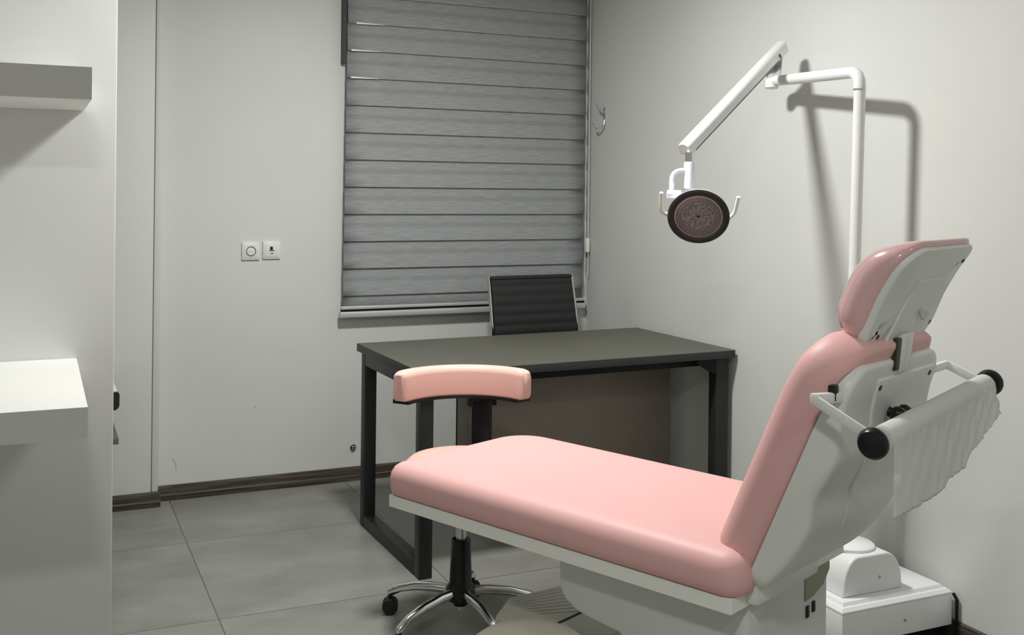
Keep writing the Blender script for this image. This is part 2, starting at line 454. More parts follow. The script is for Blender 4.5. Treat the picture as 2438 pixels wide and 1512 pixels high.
# ------------------------------------------------------------------ wall shelves on the partition
def thick_shelf(name, label, u1, v0, z0, z1):
    t = thing(name, label, 'shelf', (-.9, VP, z0), 0, 'thick white shelves on the partition')
    q = lambda x, y, z: (x + .9, y - VP, z - z0)
    MB().box(q(-1.9, v0 + .003, z0), q(u1, VP, z1), .002).build('board', M_SHELF, t)
    MB().box(q(-1.9, v0, z0 + .0005), q(u1, v0 + .0028, z1 - .0005)).build('front_edge', M_SHELFSHADE, t)  # greyer than the white board: shade of the front put into its colour
thick_shelf('wall_counter', 'deep thick white counter shelf, the lower of the two on the partition wall', .108, 2.49, .845, .915)
thick_shelf('wall_shelf', 'thick white shelf high on the partition wall, the upper of the two', .121, 2.769, 1.610, 1.690)

# shelf corner that peeks out past the partition
t = thing('low_shelf', 'white two-tier low shelf with dark rounded edge peeking past the partition', 'shelf', (0, 0, 0))
b = MB(); b.box((-.55, 4.412, .55), (.298, 4.80, .592), .003); b.build('top_board', M_SHELF, t)
F = lambda x, y, z: (x, z, y)
MB().prism(rrect(-.55, .519, .305, .590, (.002, .022, .012, .002)), 4.392, 4.412, F).build('front_edge', M_DBROWN, t)
b = MB(); b.box((-.55, 4.385, .387), (.303, 4.72, .411), .002); b.build('lower_board', M_GREYSH, t)
MB().box((-.5, 4.42, 0), (-.46, 4.78, .55), .002).build('side_panel', M_SHELF, t)
MB().box((.2, 4.60, 0), (.225, 4.78, .386), .002).build('support', M_SHELF, t)

# ------------------------------------------------------------------ desk
dk = thing('desk', 'grey-topped desk with charcoal loop legs in the corner by the right wall', 'desk', (1.928, 3.928, 0), math.radians(1.6))
hw, hd = .690, .375
MB().box((-hw, -hd, .718), (hw, hd, .7475), .0015).build('tabletop_edge', M_DESKEDGE, dk)
MB().box((-hw, -hd, .7476), (hw, hd, .7500)).build('desktop', M_DESKTOP, dk)
for sx, x in ((-1, -hw + .012), (1, hw - .062)):
    b = MB(); x0, x1 = x, x + .05
    if sx > 0: x0, x1 = x - .012, x + .05
    b.box((x0, -hd + .03, 0), (x1, -hd + .08, .717), .002)
    b.box((x0, hd - .08, 0), (x1, hd - .03, .717), .002)
    b.box((x0, -hd + .079, 0), (x1, hd - .079, .05), .002)
    b.box((x0, -hd + .079, .667), (x1, hd - .079, .717), .002)
    b.build('leg', M_DESKFRAME, dk)
b = MB(); b.box((-hw + .07, -hd + .09, .677), (hw - .08, -hd + .13, .717), .002); b.build('rail', M_BLACKM, dk)
b = MB(); b.box((-hw + .07, hd - .13, .677), (hw - .08, hd - .09, .717), .002); b.build('rail', M_BLACKM, dk)
b = MB(); b.prism([(0, 0), (.09, 0), (.09, -.012), (.012, -.06), (0, -.06)], -hd + .03, -hd + .06, lambda x, y, z: (hw - .076 - x, z, .716 + y)); b.build('corner_bracket', M_BLACKM, dk)
b = MB()
b.box((-.338, -.02, .06), (hw - .076, -.002, .69), .002)
b.box((-.338, -.0019, .06), (-.320, .125, .69), .002)
b.build('modesty_panel', M_TAUPE, dk)
MB().box((-.3405, .1255, .06), (-.318, .129, .69)).build('panel_edge', M_DESKEDGE, dk)

# ------------------------------------------------------------------ office chair behind the desk
oc = thing('office_chair', 'black ribbed leather office chair with chrome frame behind the desk', 'chair', (2.200, 4.60, 0), math.radians(3))
# local: backrest faces -y
def backprof(t):   # height above the seat -> (y, z)
    return (.0 + .07 * t * t * .6, .47 + t * .512)
b = MB(); nz = 64; W2 = .205; R1 = []
sec = []
for i in range(nz + 1):
    t = i / nz; y, z = backprof(t)
    rib = .0045 * abs(math.sin(PI * (t * .512 / .0465)))**.5
    sec.append((y, z, rib))
for yy, sgn in ((-1, 1), (1, 1)):
    for y, z, rib in (sec if yy < 0 else sec[::-1]):
        R1.append((y + yy * (.009 + rib), z))
wd_ = lambda z: .220 + .022 * max(0, min(1, (.985 - z) / .27))
wl_ = lambda z: .220 - .010 * max(0, min(1, (.985 - z) / .27))
vl = [b.bm.verts.new((-wl_(z), y, z)) for y, z in R1]; vr = [b.bm.verts.new((wd_(z), y, z)) for y, z in R1]
n = len(R1)
for k in range(n): b.bm.faces.new((vl[k], vl[(k + 1) % n], vr[(k + 1) % n], vr[k]))
h = nz + 1
for side in (vl, vr):
    for i in range(nz): b.bm.faces.new((side[i], side[i + 1], side[n - 2 - i], side[n - 1 - i]))
b.build('backrest', M_LEATHER, oc, angle=50)
for sx in (-1, 1):
    pts = [(sx * ((wl_ if sx < 0 else wd_)(backprof(i / 10)[1]) + .008), *backprof(i / 10)) for i in range(11)]
    pts = [(p[0], p[1], p[2]) for p in pts]
    pts = [(sx * (W2 + .008), -.44, .44), (sx * (W2 + .008), -.3, .435), (sx * (W2 + .008), -.05, .44)] + pts
    MB().tube(pts, .0085, 12).build('side_frame', M_CHROME, oc)
    MB().tube(fillet([(sx * (W2 + .012), -.36, .45), (sx * (W2 + .035), -.36, .64), (sx * (W2 + .035), -.06, .68), (sx * (W2 + .012), .03, .66)], .05), .011, 12).build('armrest', M_BLACK, oc)
b = MB(); b.box((-W2, -.45, .425), (W2, -.02, .465), .014); b.build('seat', M_LEATHER, oc)
MB().box((-.222, .022, .968), (.224, .062, .982), .004).build('top_rail', M_LEATHER, oc)
MB().lathe([(0, .05), (.035, .05), (.035, .11), (.026, .12), (.026, .42), (0, .42)], 20, Matrix.Translation((0, -.2, 0))).build('gas_column', M_CHROME, oc)
for k in range(5):
    a = k * 2 * PI / 5 + .3; c, s_ = math.cos(a), math.sin(a)
    lg = MB().tube([(.02 * c, -.2 + .02 * s_, .10), (.13 * c, -.2 + .13 * s_, .085), (.24 * c, -.2 + .24 * s_, .068)], [.018, .014, .010], 12).build('leg', M_CHROME, oc)
    MB().lathe([(0, -.011), (.024, -.011), (.026, -.006), (.026, .006), (.024, .011), (0, .011)], 20,
               Matrix.Translation((.24 * c, -.2 + .24 * s_, .0265)) @ Matrix.Rotation(a, 4, 'Z') @ Matrix.Rotation(PI / 2, 4, 'X')).build('caster', M_BLACK, lg)

# ------------------------------------------------------------------ dentist stool
st = thing('dentist_stool', 'rolling stool with pink seat and curved pink torso rest in front of the desk', 'stool', (1.247, 3.13, 0))
SX, SY = 1.247, 3.13
def sl(x, y, z): return (x - SX, y - SY, z)
M_S = M_PEACH
MB().pad([(.187 * math.cos(2 * PI * k / 56), .187 * math.sin(2 * PI * k / 56)) for k in range(56)],
         [(.015, .470), (.004, .476), (0, .492), (0, .512), (.006, .528), (.022, .542), (.05, .549)], crown=.006).build('seat', M_S, st, angle=60)
MB().lathe([(0, .452), (.15, .452), (.165, .458), (.165, .4695), (0, .4695)], 40).build('seat_plate', M_BLACK, st)
MB().lathe([(0, .10), (.0175, .10), (.0175, .452), (0, .452)], 24).build('gas_lift', M_STEEL, st)
MB().lathe([(0, .075), (.022, .075), (.024, .085), (.046, .095), (.048, .13), (.036, .145), (.031, .27), (.0315, .283), (.029, .285), (.020, .279), (0, .279)], 32).build('column_cover', M_BLACK, st)
MB().lathe([(0, .060), (.016, .060), (.016, .076), (0, .076)], 16).build('hub_nut', M_STEEL, st)
for k in range(5):
    a = math.radians(-13 + 72 * k); c, s_ = math.cos(a), math.sin(a)
    p = [(.03, .118), (.09, .116), (.16, .108), (.22, .092), (.260, .070), (.268, .062)]
    lg = MB().tube([(r * c, r * s_, z) for r, z in p], [.016, .0155, .0145, .013, .012, .006], 16).build('leg', M_CHROME, st)
    cs = MB()
    cx, cy = .260 * c, .260 * s_
    R = Matrix.Translation((cx, cy, .027)) @ Matrix.Rotation(a + .5, 4, 'Z') @ Matrix.Rotation(PI / 2, 4, 'X')
    for off in (-.013, .013):
        cs.lathe([(0, off - .009), (.022, off - .009), (.026, off - .005), (.026, off + .005), (.022, off + .009), (0, off + .009)], 24, R)
    cs.lathe([(0, .03), (.006, .03), (.006, .064), (0, .064)], 12, Matrix.Translation((cx, cy, 0)))
    cs.box((cx - .012, cy - .012, .04), (cx + .012, cy + .012, .056), .004)
    cs.build('caster', M_BLACK, lg)
# post and curved rest
pc = Vector(sl(1.375, 3.275, 0))
b = MB(); b.bar((pc.x, pc.y, .40), (pc.x, pc.y, .715), .080, .02, .004, up=(math.cos(.4), math.sin(.4), 0)); b.build('post', M_BLACKM, st, M=None)
b = MB(); b.bar((0, 0, .447), (pc.x, pc.y, .432), .05, .016, .003); b.bar((pc.x, pc.y, .40), (pc.x, pc.y, .44), .07, .026, .003, up=(math.cos(.4), math.sin(.4), 0)); b.build('post_bracket', M_BLACKM, st)
# arc of the rest: ends nearer the photographer, middle away from him
E1, E2, Mid = Vector(sl(1.067, 3.235, 0)), Vector(sl(1.468, 3.118, 0)), Vector(sl(1.300, 3.292, 0))
def arcpts(a, m, c, n):
    ax, ay, bx, by, cx, cy = a.x, a.y, m.x, m.y, c.x, c.y
    d = 2 * (ax * (by - cy) + bx * (cy - ay) + cx * (ay - by))
    ux = ((ax * ax + ay * ay) * (by - cy) + (bx * bx + by * by) * (cy - ay) + (cx * cx + cy * cy) * (ay - by)) / d
    uy = ((ax * ax + ay * ay) * (cx - bx) + (bx * bx + by * by) * (ax - cx) + (cx * cx + cy * cy) * (bx - ax)) / d
    r = math.hypot(ax - ux, ay - uy)
    a0 = math.atan2(ay - uy, ax - ux); am = math.atan2(by - uy, bx - ux); a1 = math.atan2(cy - uy, cx - ux)
    def norm(x, ref):
        while x - ref > PI: x -= 2 * PI
        while x - ref < -PI: x += 2 * PI
        return x
    am = norm(am, a0); a1 = norm(a1, am)
    return ux, uy, r, a0, a1
ux, uy, rr, a0, a1 = arcpts(E1, Mid, E2, 0)
zr0, zr1 = .712, .812
b = MB(); NA = 40; rings = []
for i in range(NA + 1):
    t = i / NA; e = min(t, 1 - t) * 1.0
    k = 1.0
    L = .42
    dd = e * L
    k = 1 if dd > .022 else math.sqrt(max(.02, 1 - (1 - dd / .022) ** 2))
    aa = a0 + (a1 - a0) * t
    sect = rrect(-.028 * (.55 + .45 * k), zr0 + .014 * (1 - k), .028 * (.55 + .45 * k), zr1 - .014 * (1 - k), (.010, .010, .024 * (.5 + .5 * k), .022 * (.5 + .5 * k)), 6)
    rings.append([b.bm.verts.new((ux + (rr + x) * math.cos(aa), uy + (rr + x) * math.sin(aa), z)) for x, z in sect])
for r0, r1 in zip(rings, rings[1:]):
    m_ = len(r0)
    for k in range(m_): b.bm.faces.new((r0[k], r0[(k + 1) % m_], r1[(k + 1) % m_], r1[k]))
b.bm.faces.new(rings[0]); b.bm.faces.new(rings[-1][::-1])
b.build('torso_rest', M_PEACH, st, angle=50)
b = MB(); rings = []
for i in range(NA + 1):
    aa = a0 + (a1 - a0) * (.03 + .94 * i / NA)
    rings.append([b.bm.verts.new((ux + (rr + x) * math.cos(aa), uy + (rr + x) * math.sin(aa), z)) for x, z in ((-.030, zr0 - .007), (.03, zr0 - .007), (.03, zr0 + .006), (-.030, zr0 + .002))])
for r0, r1 in zip(rings, rings[1:]):
    for k in range(4): b.bm.faces.new((r0[k], r0[(k + 1) % 4], r1[(k + 1) % 4], r1[k]))
b.bm.faces.new(rings[0]); b.bm.faces.new(rings[-1][::-1])
b.build('rest_plate', M_BLACK, st, angle=40)
b = MB()
for q in (-.042, .042):
    b.box((pc.x + q - .006, pc.y - .016, .672), (pc.x + q + .006, pc.y + .016, .706), .003)
b.box((pc.x - .046, pc.y - .012, .69), (pc.x + .046, pc.y + .012, .706), .002)
b.build('clamp', M_BLACKM, st)

# ------------------------------------------------------------------ dental chair (local x runs head-wards, y away from the photographer)
dc = thing('dental_chair', 'large pink dental treatment chair with raised back and white shell', 'dental chair', (.8785, 2.739, 0), math.radians(-66.717))
LW, LL = .542, 1.057
MB().pad(dens(rrect(0, 0, LL, LW, (.004, .004, .03, .08))), [(.001, .540), (0, .541), (0, .571), (.002, .5715)]).build('seat_frame', M_FRAME, dc, angle=30)
MB().pad(dens(rrect(-.012, -.006, 1.076, LW + .008, (.045, .05, .06, .12)), .02),
         [(.010, .5725), (.002, .578), (-.002, .595), (-.003, .615), (.001, .633), (.010, .647), (.024, .656), (.045, .661)], crown=.004, rings=7).build('seat_cushion', M_PINK, dc, angle=70)
# backrest: s runs up the back, t toward the sitter
P0 = (1.071, .617); sd = (.394, .919); td = (-.919, .394)
def bk(s_, n_, t_): return (P0[0] + sd[0] * s_ + td[0] * t_, n_, P0[1] + sd[1] * s_ + td[1] * t_)
BN0, BN1 = .045, .492
def bkpad(x, y, z):      # outline (n, s), thickness z; top leans back
    bend = max(0, y - .36) ** 2 * .9
    return bk(y, x, z - bend)
out = dens(rrect(BN0, -.022, BN1, .535, (.05, .05, .10, .10)), .02)
MB().pad(out, [(.014, .0), (.004, .006), (0, .02), (-.002, .045), (.001, .066), (.008, .083), (.022, .097), (.042, .104)], bkpad, crown=.006, rings=7).build('backrest_cushion', M_PINK, dc, angle=70)
# white shell behind it: a tray whose depth varies along the back
DS = [(-.04, .024), (0, .042), (.066, .063), (.13, .072), (.17, .070), (.2, .062), (.225, .057), (.26, .064), (.31, .068), (.35, .056), (.40, .041), (.46, .028), (.5, .014), (.56, .01)]
def depth(s_):
    for (a_, da), (b_, db) in zip(DS, DS[1:]):
        if s_ <= b_:
            t_ = max(0, (s_ - a_) / (b_ - a_)); return da + (db - da) * t_
    return DS[-1][1]
def dsm(s_): return sum(depth(s_ + k * .006) for k in range(-3, 4)) / 7
def bend_(s_): return max(0, s_ - .36) ** 2 * .9
def shellF(n_, s_, z): return bk(s_, n_, -.0005 - z * dsm(s_) - bend_(s_))
SO = dens(rrect(BN0 + .002, -.034, .500, .497, (.045, .05, .07, .065)), .014)
MB().pad(SO, [(0, 0), (0, .35), (.001, .75), (.004, .90), (.009, .97), (.016, 1.0)], shellF, crown=.06, rings=16).build('backrest_shell', M_SHELL, dc, angle=50)
def on_shell(n_, s_, out_=0): return Vector(bk(s_, n_, -.0005 - 1.02 * dsm(s_) - bend_(s_) - out_))
# raised service plate with screws and recline knob
pl_ = dens([(.215, .13), (.425, .13), (.455, .465), (.165, .465)], .025)
cp = MB().pad(pl_, [(0, -.012), (0, .001), (.002, .0045), (.004, .005)], lambda x, y, z: tuple(on_shell(x, y, z)), rings=10).build('cover_plate', M_SHELL, dc, angle=30)
back_n = (-td[0], 0, -td[1])
for n_, s_ in ((.178, .448), (.437, .448)):
    MB().lathe([(0, -.001), (.006, -.001), (.0055, .002), (0, .003)], 14, frame(on_shell(n_, s_, .005), back_n)).build('screw', M_BLACK, cp)
kf = frame(on_shell(.262, .385, .0), back_n, (0, 1, 0))
b = MB(); b.lathe([(0, 0), (.010, 0), (.010, .022), (0, .022)], 16, kf)
for k in range(3):
    a = k * 2 * PI / 3 + .5
    b.lathe([(0, .016), (.012, .017), (.0165, .025), (.0165, .034), (.012, .041), (0, .042)], 18, kf @ Matrix.Translation((.019 * math.cos(a), .019 * math.sin(a), 0)))
b.lathe([(0, .018), (.018, .018), (.018, .038), (0, .040)], 18, kf)
b.build('recline_knob', M_BLACK, dc)
# headrest
H0 = (1.270, 1.099); hs = (.479, .878); ht = (-.878, .479)
def hd_(s_, n_, t_):
    t2 = t_ + .011 * min(1, max(0, s_) / .1) - max(0, s_ - .14) ** 2 * 1.5
    return (H0[0] + hs[0] * s_ + ht[0] * t2, n_, H0[1] + hs[1] * s_ + ht[1] * t2)
ho = dens(rrect(.108, -.012, .452, .240, (.06, .06, .07, .07)), .015)
MB().pad(ho, [(.012, .002), (.003, .008), (0, .022), (.002, .042), (.009, .060), (.022, .075), (.042, .085)], lambda x, y, z: hd_(y, x, z * (1 - min(1, max(0, (y - .12) / .15)) ** 1.5)), crown=.006, rings=9).build('headrest_cushion', M_PINKG, dc, angle=70)
hso = dens(rrect(.115, -.002, .447, .228, (.03, .05, .045, .06)), .015)
hsh = MB().pad(hso, [(0, -.010), (0, .004), (.003, .008), (.04, .010), (.052, .0135)], lambda x, y, z: hd_(y, x, -z), crown=.002).build('headrest_shell', M_SHELL, dc, angle=35)
hsh['label'] = 'white plastic back of the headrest'
MB().pad(dens([(.20, .012), (.395, .012), (.41, .12), (.36, .15), (.225, .15)], .02), [(0, -.012), (0, .015), (.002, .0175)], lambda x, y, z: hd_(y, x, -z)).build('raised_plate', M_SHELL, hsh)
for n_, s_ in ((.165, .022), (.425, .032), (.165, .175), (.428, .185)):
    e = -.013
    MB().lathe([(0, -.001), (.0052, -.001), (.005, .0022), (0, .003)], 12, frame(hd_(s_, n_, -.0088), (-ht[0], 0, -ht[1]))).build('screw', M_BLACK, hsh)
b = MB(); b.tube([Vector(hd_(.075, .330 + .020 * math.cos(a), -.0190)) + Vector((.0, 0, .020 * math.sin(a))) for a in [.4 + k * .35 for k in range(17)]], .0026, 6)
b.build('embossed_mark', M_SHELFSHADE, hsh)
# neck bracket
b = MB()
for q in (.262, .290): b.bar(hd_(.03, q, -.026), bk(.474, q, -.040), .006, .024, .002, up=(0, 1, 0))
b.bar(hd_(.022, .276, -.020), bk(.478, .276, -.036), .010, .040, .002, up=(0, 1, 0))
b.build('neck_bracket', M_SHELL, dc)
b = MB(); b.bar(hd_(.02, .240, -.022), bk(.476, .240, -.036), .010, .024, .003, up=(0, 1, 0)); b.build('neck_slide', M_DBROWN, dc)
# paper-roll holder
arms = []
for (p, q) in (((1.245, -.028, 1.013), (1.368, -.028, .955)), ((1.286, .540, 1.018), (1.373, .540, .983))):
    a = MB().bar(p, q, .020, .008, .0025, up=(0, 1, 0)); 
    a.build('roll_arm', M_WHITEP, dc)
b = MB(); b.bar((1.246, -.031, 1.013), (1.262, .046, 1.008), .016, .020, .003); b.build('arm_mount', M_WHITEP, dc)
b = MB(); b.bar((1.288, .543, 1.018), (1.27, .47, 1.01), .014, .018, .003); b.build('arm_mount', M_WHITEP, dc)
MB().box((1.250, .020, 1.000), (1.266, .040, 1.034), .004).build('mount_screw', M_BLACK, dc)
RA, RB = Vector((1.370, -.036, .952)), Vector((1.373, .556, .984))
ax = (RB - RA).normalized()
MB().tube([RA, RB], .005, 12).build('roll_rod', M_STEEL, dc)
for p, s_ in ((RA, -1), (RB, 1)):
    MB().lathe([(0, -.004), (.024, -.004), (.029, .003), (.029, .011), (.024, .019), (.012, .0225), (0, .023)], 30, frame(p, ax * s_)).build('roll_knob', M_BLACK, dc)
# base of the chair
hull = [(.536, .538), (.536, .445), (.552, .418), (.585, .398), (.64, .388), (.72, .380), (.76, .34), (.77, .06), (1.052, .06), (1.052, .538)]
MB().prism(hull, .075, .45, lambda x, y, z: (x, z, y), .014, 3).build('pedestal', M_HULL, dc, angle=40)
MB().pad(dens(rrect(.70, .02, 1.30, .52, .06)), [(0, 0), (0, .045), (.012, .06), (.02, .0605)]).build('base_plate', M_WHITEP, dc, angle=30)
b = MB(); b.box((1.03, .06, .545), (1.085, .34, .600), .012); b.build('hinge_housing', M_SHELL, dc)
FC = [(.171, .3065), (.231, .1826), (.380, .240), (.52, .24), (.52, .42), (.3757, .388), (.2136, .4869)]
fc = MB().pad(dens(FC, .05), [(0, .215), (0, .248), (.002, .250)], rings=2).build('ribbed_foot_cover', M_RIB, dc, angle=20)
for k in range(8):
    t_ = (k + .5) / 8
    a = Vector(FC[0]).lerp(Vector(FC[1]), t_); c = Vector(FC[6]).lerp(Vector((.385, .38)), t_)
    MB().bar((a.x, a.y, .2495), (c.x, c.y, .2495), .010, .006, .001).build('rib', M_RIB, fc)
b = MB(); b.bar((.379, .232, .236), (.3785, .392, .236), .006, .034, up=(0, 0, 1)); b.build('rubber_edge', M_RUBBER, fc)
F = lambda x, y, z: (z, x, y)
MB().prism([(.33, .538), (.45, .538), (.45, .52), (.42, .492), (.37, .478), (.33, .475)], 1.05, 1.0545, F).build('inspection_panel', M_OLIVE, dc)
MB().box((1.051, .336, .435), (1.056, .350, .462), .002).build('slot', M_BLACK, dc)
MB().box((1.051, .366, .440), (1.056, .379, .465), .002).build('slot', M_BLACK, dc)

# paper roll and hanging sheet
dcM = Matrix.Translation((.8785, 2.739, 0)) @ Matrix.Rotation(math.radians(-66.717), 4, 'Z')
pr = thing('paper_roll', 'roll of white paper with torn sheet hanging from the rail behind the chair back', 'paper', dcM @ ((RA + RB) / 2))
toW = Matrix.Translation(-(dcM @ ((RA + RB) / 2))) @ dcM
b = MB(); A = RA + ax * .024; B = RB - ax * .024
b.tube([toW @ A, toW @ (A + (B - A) * .33), toW @ (A + (B - A) * .67), toW @ B], .0235, 28); b.build('roll', M_PAPER, pr)
torn = [(0, .812), (.10, .814), (.19, .818), (.235, .826), (.25, .838), (.335, .846), (.35, .866), (.40, .880), (.46, .902), (.53, .925)]
def tornz(n_):
    for (a_, za), (b_, zb) in zip(torn, torn[1:]):
        if n_ <= b_: return za + (zb - za) * (n_ - a_) / (b_ - a_)
    return torn[-1][1]
random.seed(9)
jit = [random.uniform(-.0022, .0022) for _ in range(81)]
def sheet(u, v):
    n_ = -.008 + .536 * u
    c = RA + ax * ((n_ - RA.y) / ax.y)
    zt = c.z
    zb = tornz(n_ + .008) + jit[int(u * 80)]
    L0 = .6 * .0245
    crk = .3 * (.0045 * math.sin(31 * u * PI + 9 * v) * math.sin(7 * v + 13 * u) + .003 * math.sin(53 * u + 17 * v)) * min(1, v * 2) * (.25 + 1.2 * u)
    if v < .3:
        a = PI * .62 * (1 - v / .3)
        x = c.x + .0247 * math.cos(a); z = c.z + .0247 * math.sin(a)
    else:
        k = (v - .3) / .7
        x = c.x + .0247 + .012 * k * u + crk; z = c.z + (zb - c.z) * k
    return toW @ Vector((x, n_, z))
b = MB(); b.grid(sheet, 80, 40); sh_ = b.build('hanging_sheet', M_PAPER, pr, angle=60)
sm = sh_.modifiers.new('thickness', 'SOLIDIFY'); sm.thickness = .0006

# ------------------------------------------------------------------ floor box behind the chair, with the lamp post
fb = thing('utility_box', 'low white floor box with domed cap against the right wall behind the chair', 'box', (2.41, 2.64, 0))
def fl(x, y, z): return (x - 2.41, y - 2.64, z)
X0, X1, Y0, Y1 = 2.186, 2.626, 2.435, 2.86
MB().box(fl(X0 + .02, Y0 + .03, 0), fl(X1 - .01, Y1, .056)).build('plinth', M_BLACKM, fb)
MB().box(fl(X0, Y0, .055), fl(X1, Y1, .152), .004).build('housing', M_BOX, fb)
b = MB()
b.prism([(0, .152), (.0, .158), (.012, .166), (.018, .1665), (.026, .178), (.20, .178), (.20, .152)], 0, 1, lambda x, y, z: (0, 0, 0)) if False else None
O_ = [(X0, Y0), (X1, Y0), (X1, Y1), (X0, Y1)]
MB().pad([fl(*p, 0)[:2] for p in O_], [(0, .1525), (0, .158), (.010, .167), (.017, .1675), (.024, .177), (.03, .1785)], crown=0, rings=2).build('stepped_lid', M_BOX, fb, angle=25)
# domed cap: front face an arch, side cheeks curved
DX0, DX1, DY0, DY1, DZ0, DZ1 = 2.228, 2.470, 2.482, 2.69, .178, .296
arch = [(DX0, DZ0), (DX1, DZ0)]
for k in range(13):
    a = .5 * PI * k / 12
    arch.append((DX1 - .012 - .062 + .068 * math.cos(a), DZ1 - .095 + .095 * math.sin(a)))
for k in range(13):
    a = .5 * PI + .5 * PI * k / 12
    arch.append((DX0 + .012 + .05 + .056 * math.cos(a), DZ1 - .095 + .095 * math.sin(a)))
dome = MB().prism([(fl(x, 0, 0)[0], z) for x, z in arch], DY0 - 2.64, DY1 - 2.64, lambda x, y, z: (x, z, y), .007, 3).build('domed_cap', M_BOX, fb, angle=40)
MB().lathe([(0, 0), (.073, 0), (.075, .003), (.075, .009), (.068, .014), (0, .016)], 40, Matrix.Translation(fl(2.338, 2.575, DZ1 - .001))).build('round_cap', M_BOX, fb)
for x, z, y in ((2.372, .225, DY0), (2.43, .10, Y0)):
    MB().lathe([(0, -.001), (.005, -.001), (.0045, .002), (0, .0025)], 12, frame(fl(x, y, z), (0, -1, 0))).build('screw', M_STEEL, fb)
MB().tube([fl(2.634, 2.425, .004), fl(2.634, 2.425, .135), fl(2.635, 2.44, .15)], .005, 10).build('cable', M_BLACKM, fb)

# ------------------------------------------------------------------ operating lamp
lp = thing('dental_lamp', 'white jointed dental lamp on a tall pole with round dark lamp head', 'lamp', (2.455, 2.72, .178))
LO = Vector((2.455, 2.72, .178))
def L_(p): return Vector(p) - LO
MB().lathe([(0, 0), (.035, 0), (.035, .012), (.022, .02), (0, .02)], 28).build('pole_collar', M_WHITEL, lp)
PT = (2.455, 2.680, 1.80); AE = (2.540, 3.235, 1.822)
seam = Vector(L_((2.455, 2.681, 1.742)))
MB().tube([L_((2.455, 2.7195, .19)), seam], .0192, 28).build('pole', M_WHITEL, lp)
MB().lathe([(.0192, 0), (.0205, .001), (.0205, .006), (.0192, .007)], 28, Matrix.Translation(seam - Vector((0, 0, .004)))).build('pole_joint', M_STEEL, lp)
MB().tube(fillet([seam + Vector((0, 0, .0005)), L_(PT), L_(AE)], .055, 10), .0198, 28).build('swing_arm', M_WHITEL, lp)
# bracket at the end of the arm
MB().lathe([(0, -.030), (.020, -.030), (.026, -.024), (.026, .006), (.018, .012), (0, .012)], 24, Matrix.Translation(L_(AE) + Vector((-.004, .004, .0)))).build('pivot_cap', M_WHITEL, lp)
TOP = Vector((2.535, 3.176, 1.945)); BOT = Vector((1.952, 2.945, 1.535))
dirn = (BOT - TOP).normalized()
piv = TOP + dirn * .075
br = MB(); side = Vector((0, 0, 1)).cross(dirn).normalized()
for q in (-.020, .020):
    br.bar(L_(AE) + side * q * .6, L_(piv) + side * q, .004, .030, .0015, up=side)
br.build('pivot_bracket', M_STEEL, lp)
MB().lathe([(0, -.026), (.006, -.026), (.006, .026), (0, .026)], 14, frame(L_(piv), side)).build('pivot_pin', M_BLACK, lp)
# spring arm: rounded top, flat belly strip
up_ = side.cross(dirn).normalized();
if up_.z < 0: up_ = -up_
def armsec(scale):
    o = []
    for k in range(17):
        a = PI * k / 16; o.append((.0245 * math.cos(a) * scale, .006 + .0225 * math.sin(a) * scale))
    o += [(-.0235 * scale, -.016 * scale), (.0235 * scale, -.016 * scale)]
    return o
b = MB(); rings = []
for t_, sc_ in ((0, .82), (.012, 1), (.5, 1), (.985, 1), (1, .85)):
    p = L_(TOP.lerp(BOT, t_))
    rings.append([b.bm.verts.new(p + side * x + up_ * y) for x, y in armsec(sc_)])
for r0, r1 in zip(rings, rings[1:]):
    for k in range(len(r0)): b.bm.faces.new((r0[k], r0[(k + 1) % len(r0)], r1[(k + 1) % len(r0)], r1[k]))
b.bm.faces.new(rings[0]); b.bm.faces.new(rings[-1])
b.build('spring_arm', M_WHITEL, lp, angle=40)
b = MB(); b.bar(L_(TOP.lerp(BOT, .10) - up_ * .019), L_(TOP.lerp(BOT, .97) - up_ * .019), .034, .008, .001, up=up_); b.build('belly_strip', M_WHITEL, lp)
for q in (-1, 1):
    b = MB(); b.bar(L_(TOP.lerp(BOT, .12) - up_ * .0145 + side * q * .0238), L_(TOP.lerp(BOT, .96) - up_ * .0145 + side * q * .0238), .0012, .0035, up=up_); b.build('seam', M_GREYSH, lp)
# yoke
YO = Vector((1.958, 2.925, 0))
def yk(x, y, z): return L_((YO.x + x, YO.y + y, z))
MB().lathe([(0, 1.497), (.013, 1.497), (.013, 1.53), (0, 1.53)], 20, Matrix.Translation(yk(0, 0, 0))).build('yoke_joint', M_STEEL, lp)
MB().lathe([(0, 1.408), (.014, 1.408), (.0165, 1.411), (.0165, 1.495), (.014, 1.499), (0, 1.499)], 24, Matrix.Translation(yk(0, 0, 0))).build('yoke_stem', M_LILAC, lp)
right = Vector((.9116, -.4111, 0))    # across, seen from the camera side
HC_ = Vector((1.947, 2.852, 1.322))
fw = Vector((-.5638, -.826, 0)); nrm = (fw * math.cos(math.radians(29)) - Vector((0, 0, 1)) * math.sin(math.radians(29))).normalized()
hx = right
p0 = YO + Vector((0, 0, 1.47)); p3 = HC_ - right * .088 + Vector((0, 0, .055)) - nrm * .03
pts = bez(p0, p0 - right * .035 + Vector((0, 0, .002)), YO - right * .062 + Vector((0, 0, 1.47)), p0 - right * .064 + Vector((0, -.015, -.05)), 10)
pts = pts + [p3 + Vector((0, 0, .012)), p3 - Vector((0, 0, .012))]
MB().tube([L_(p) for p in pts], .0082, 14).build('yoke_arm', M_LILAC, lp)
MB().lathe([(0, -.015), (.014, -.015), (.014, .03), (0, .03)], 18, frame(L_(p3), right)).build('tilt_joint', M_LILAC, lp)
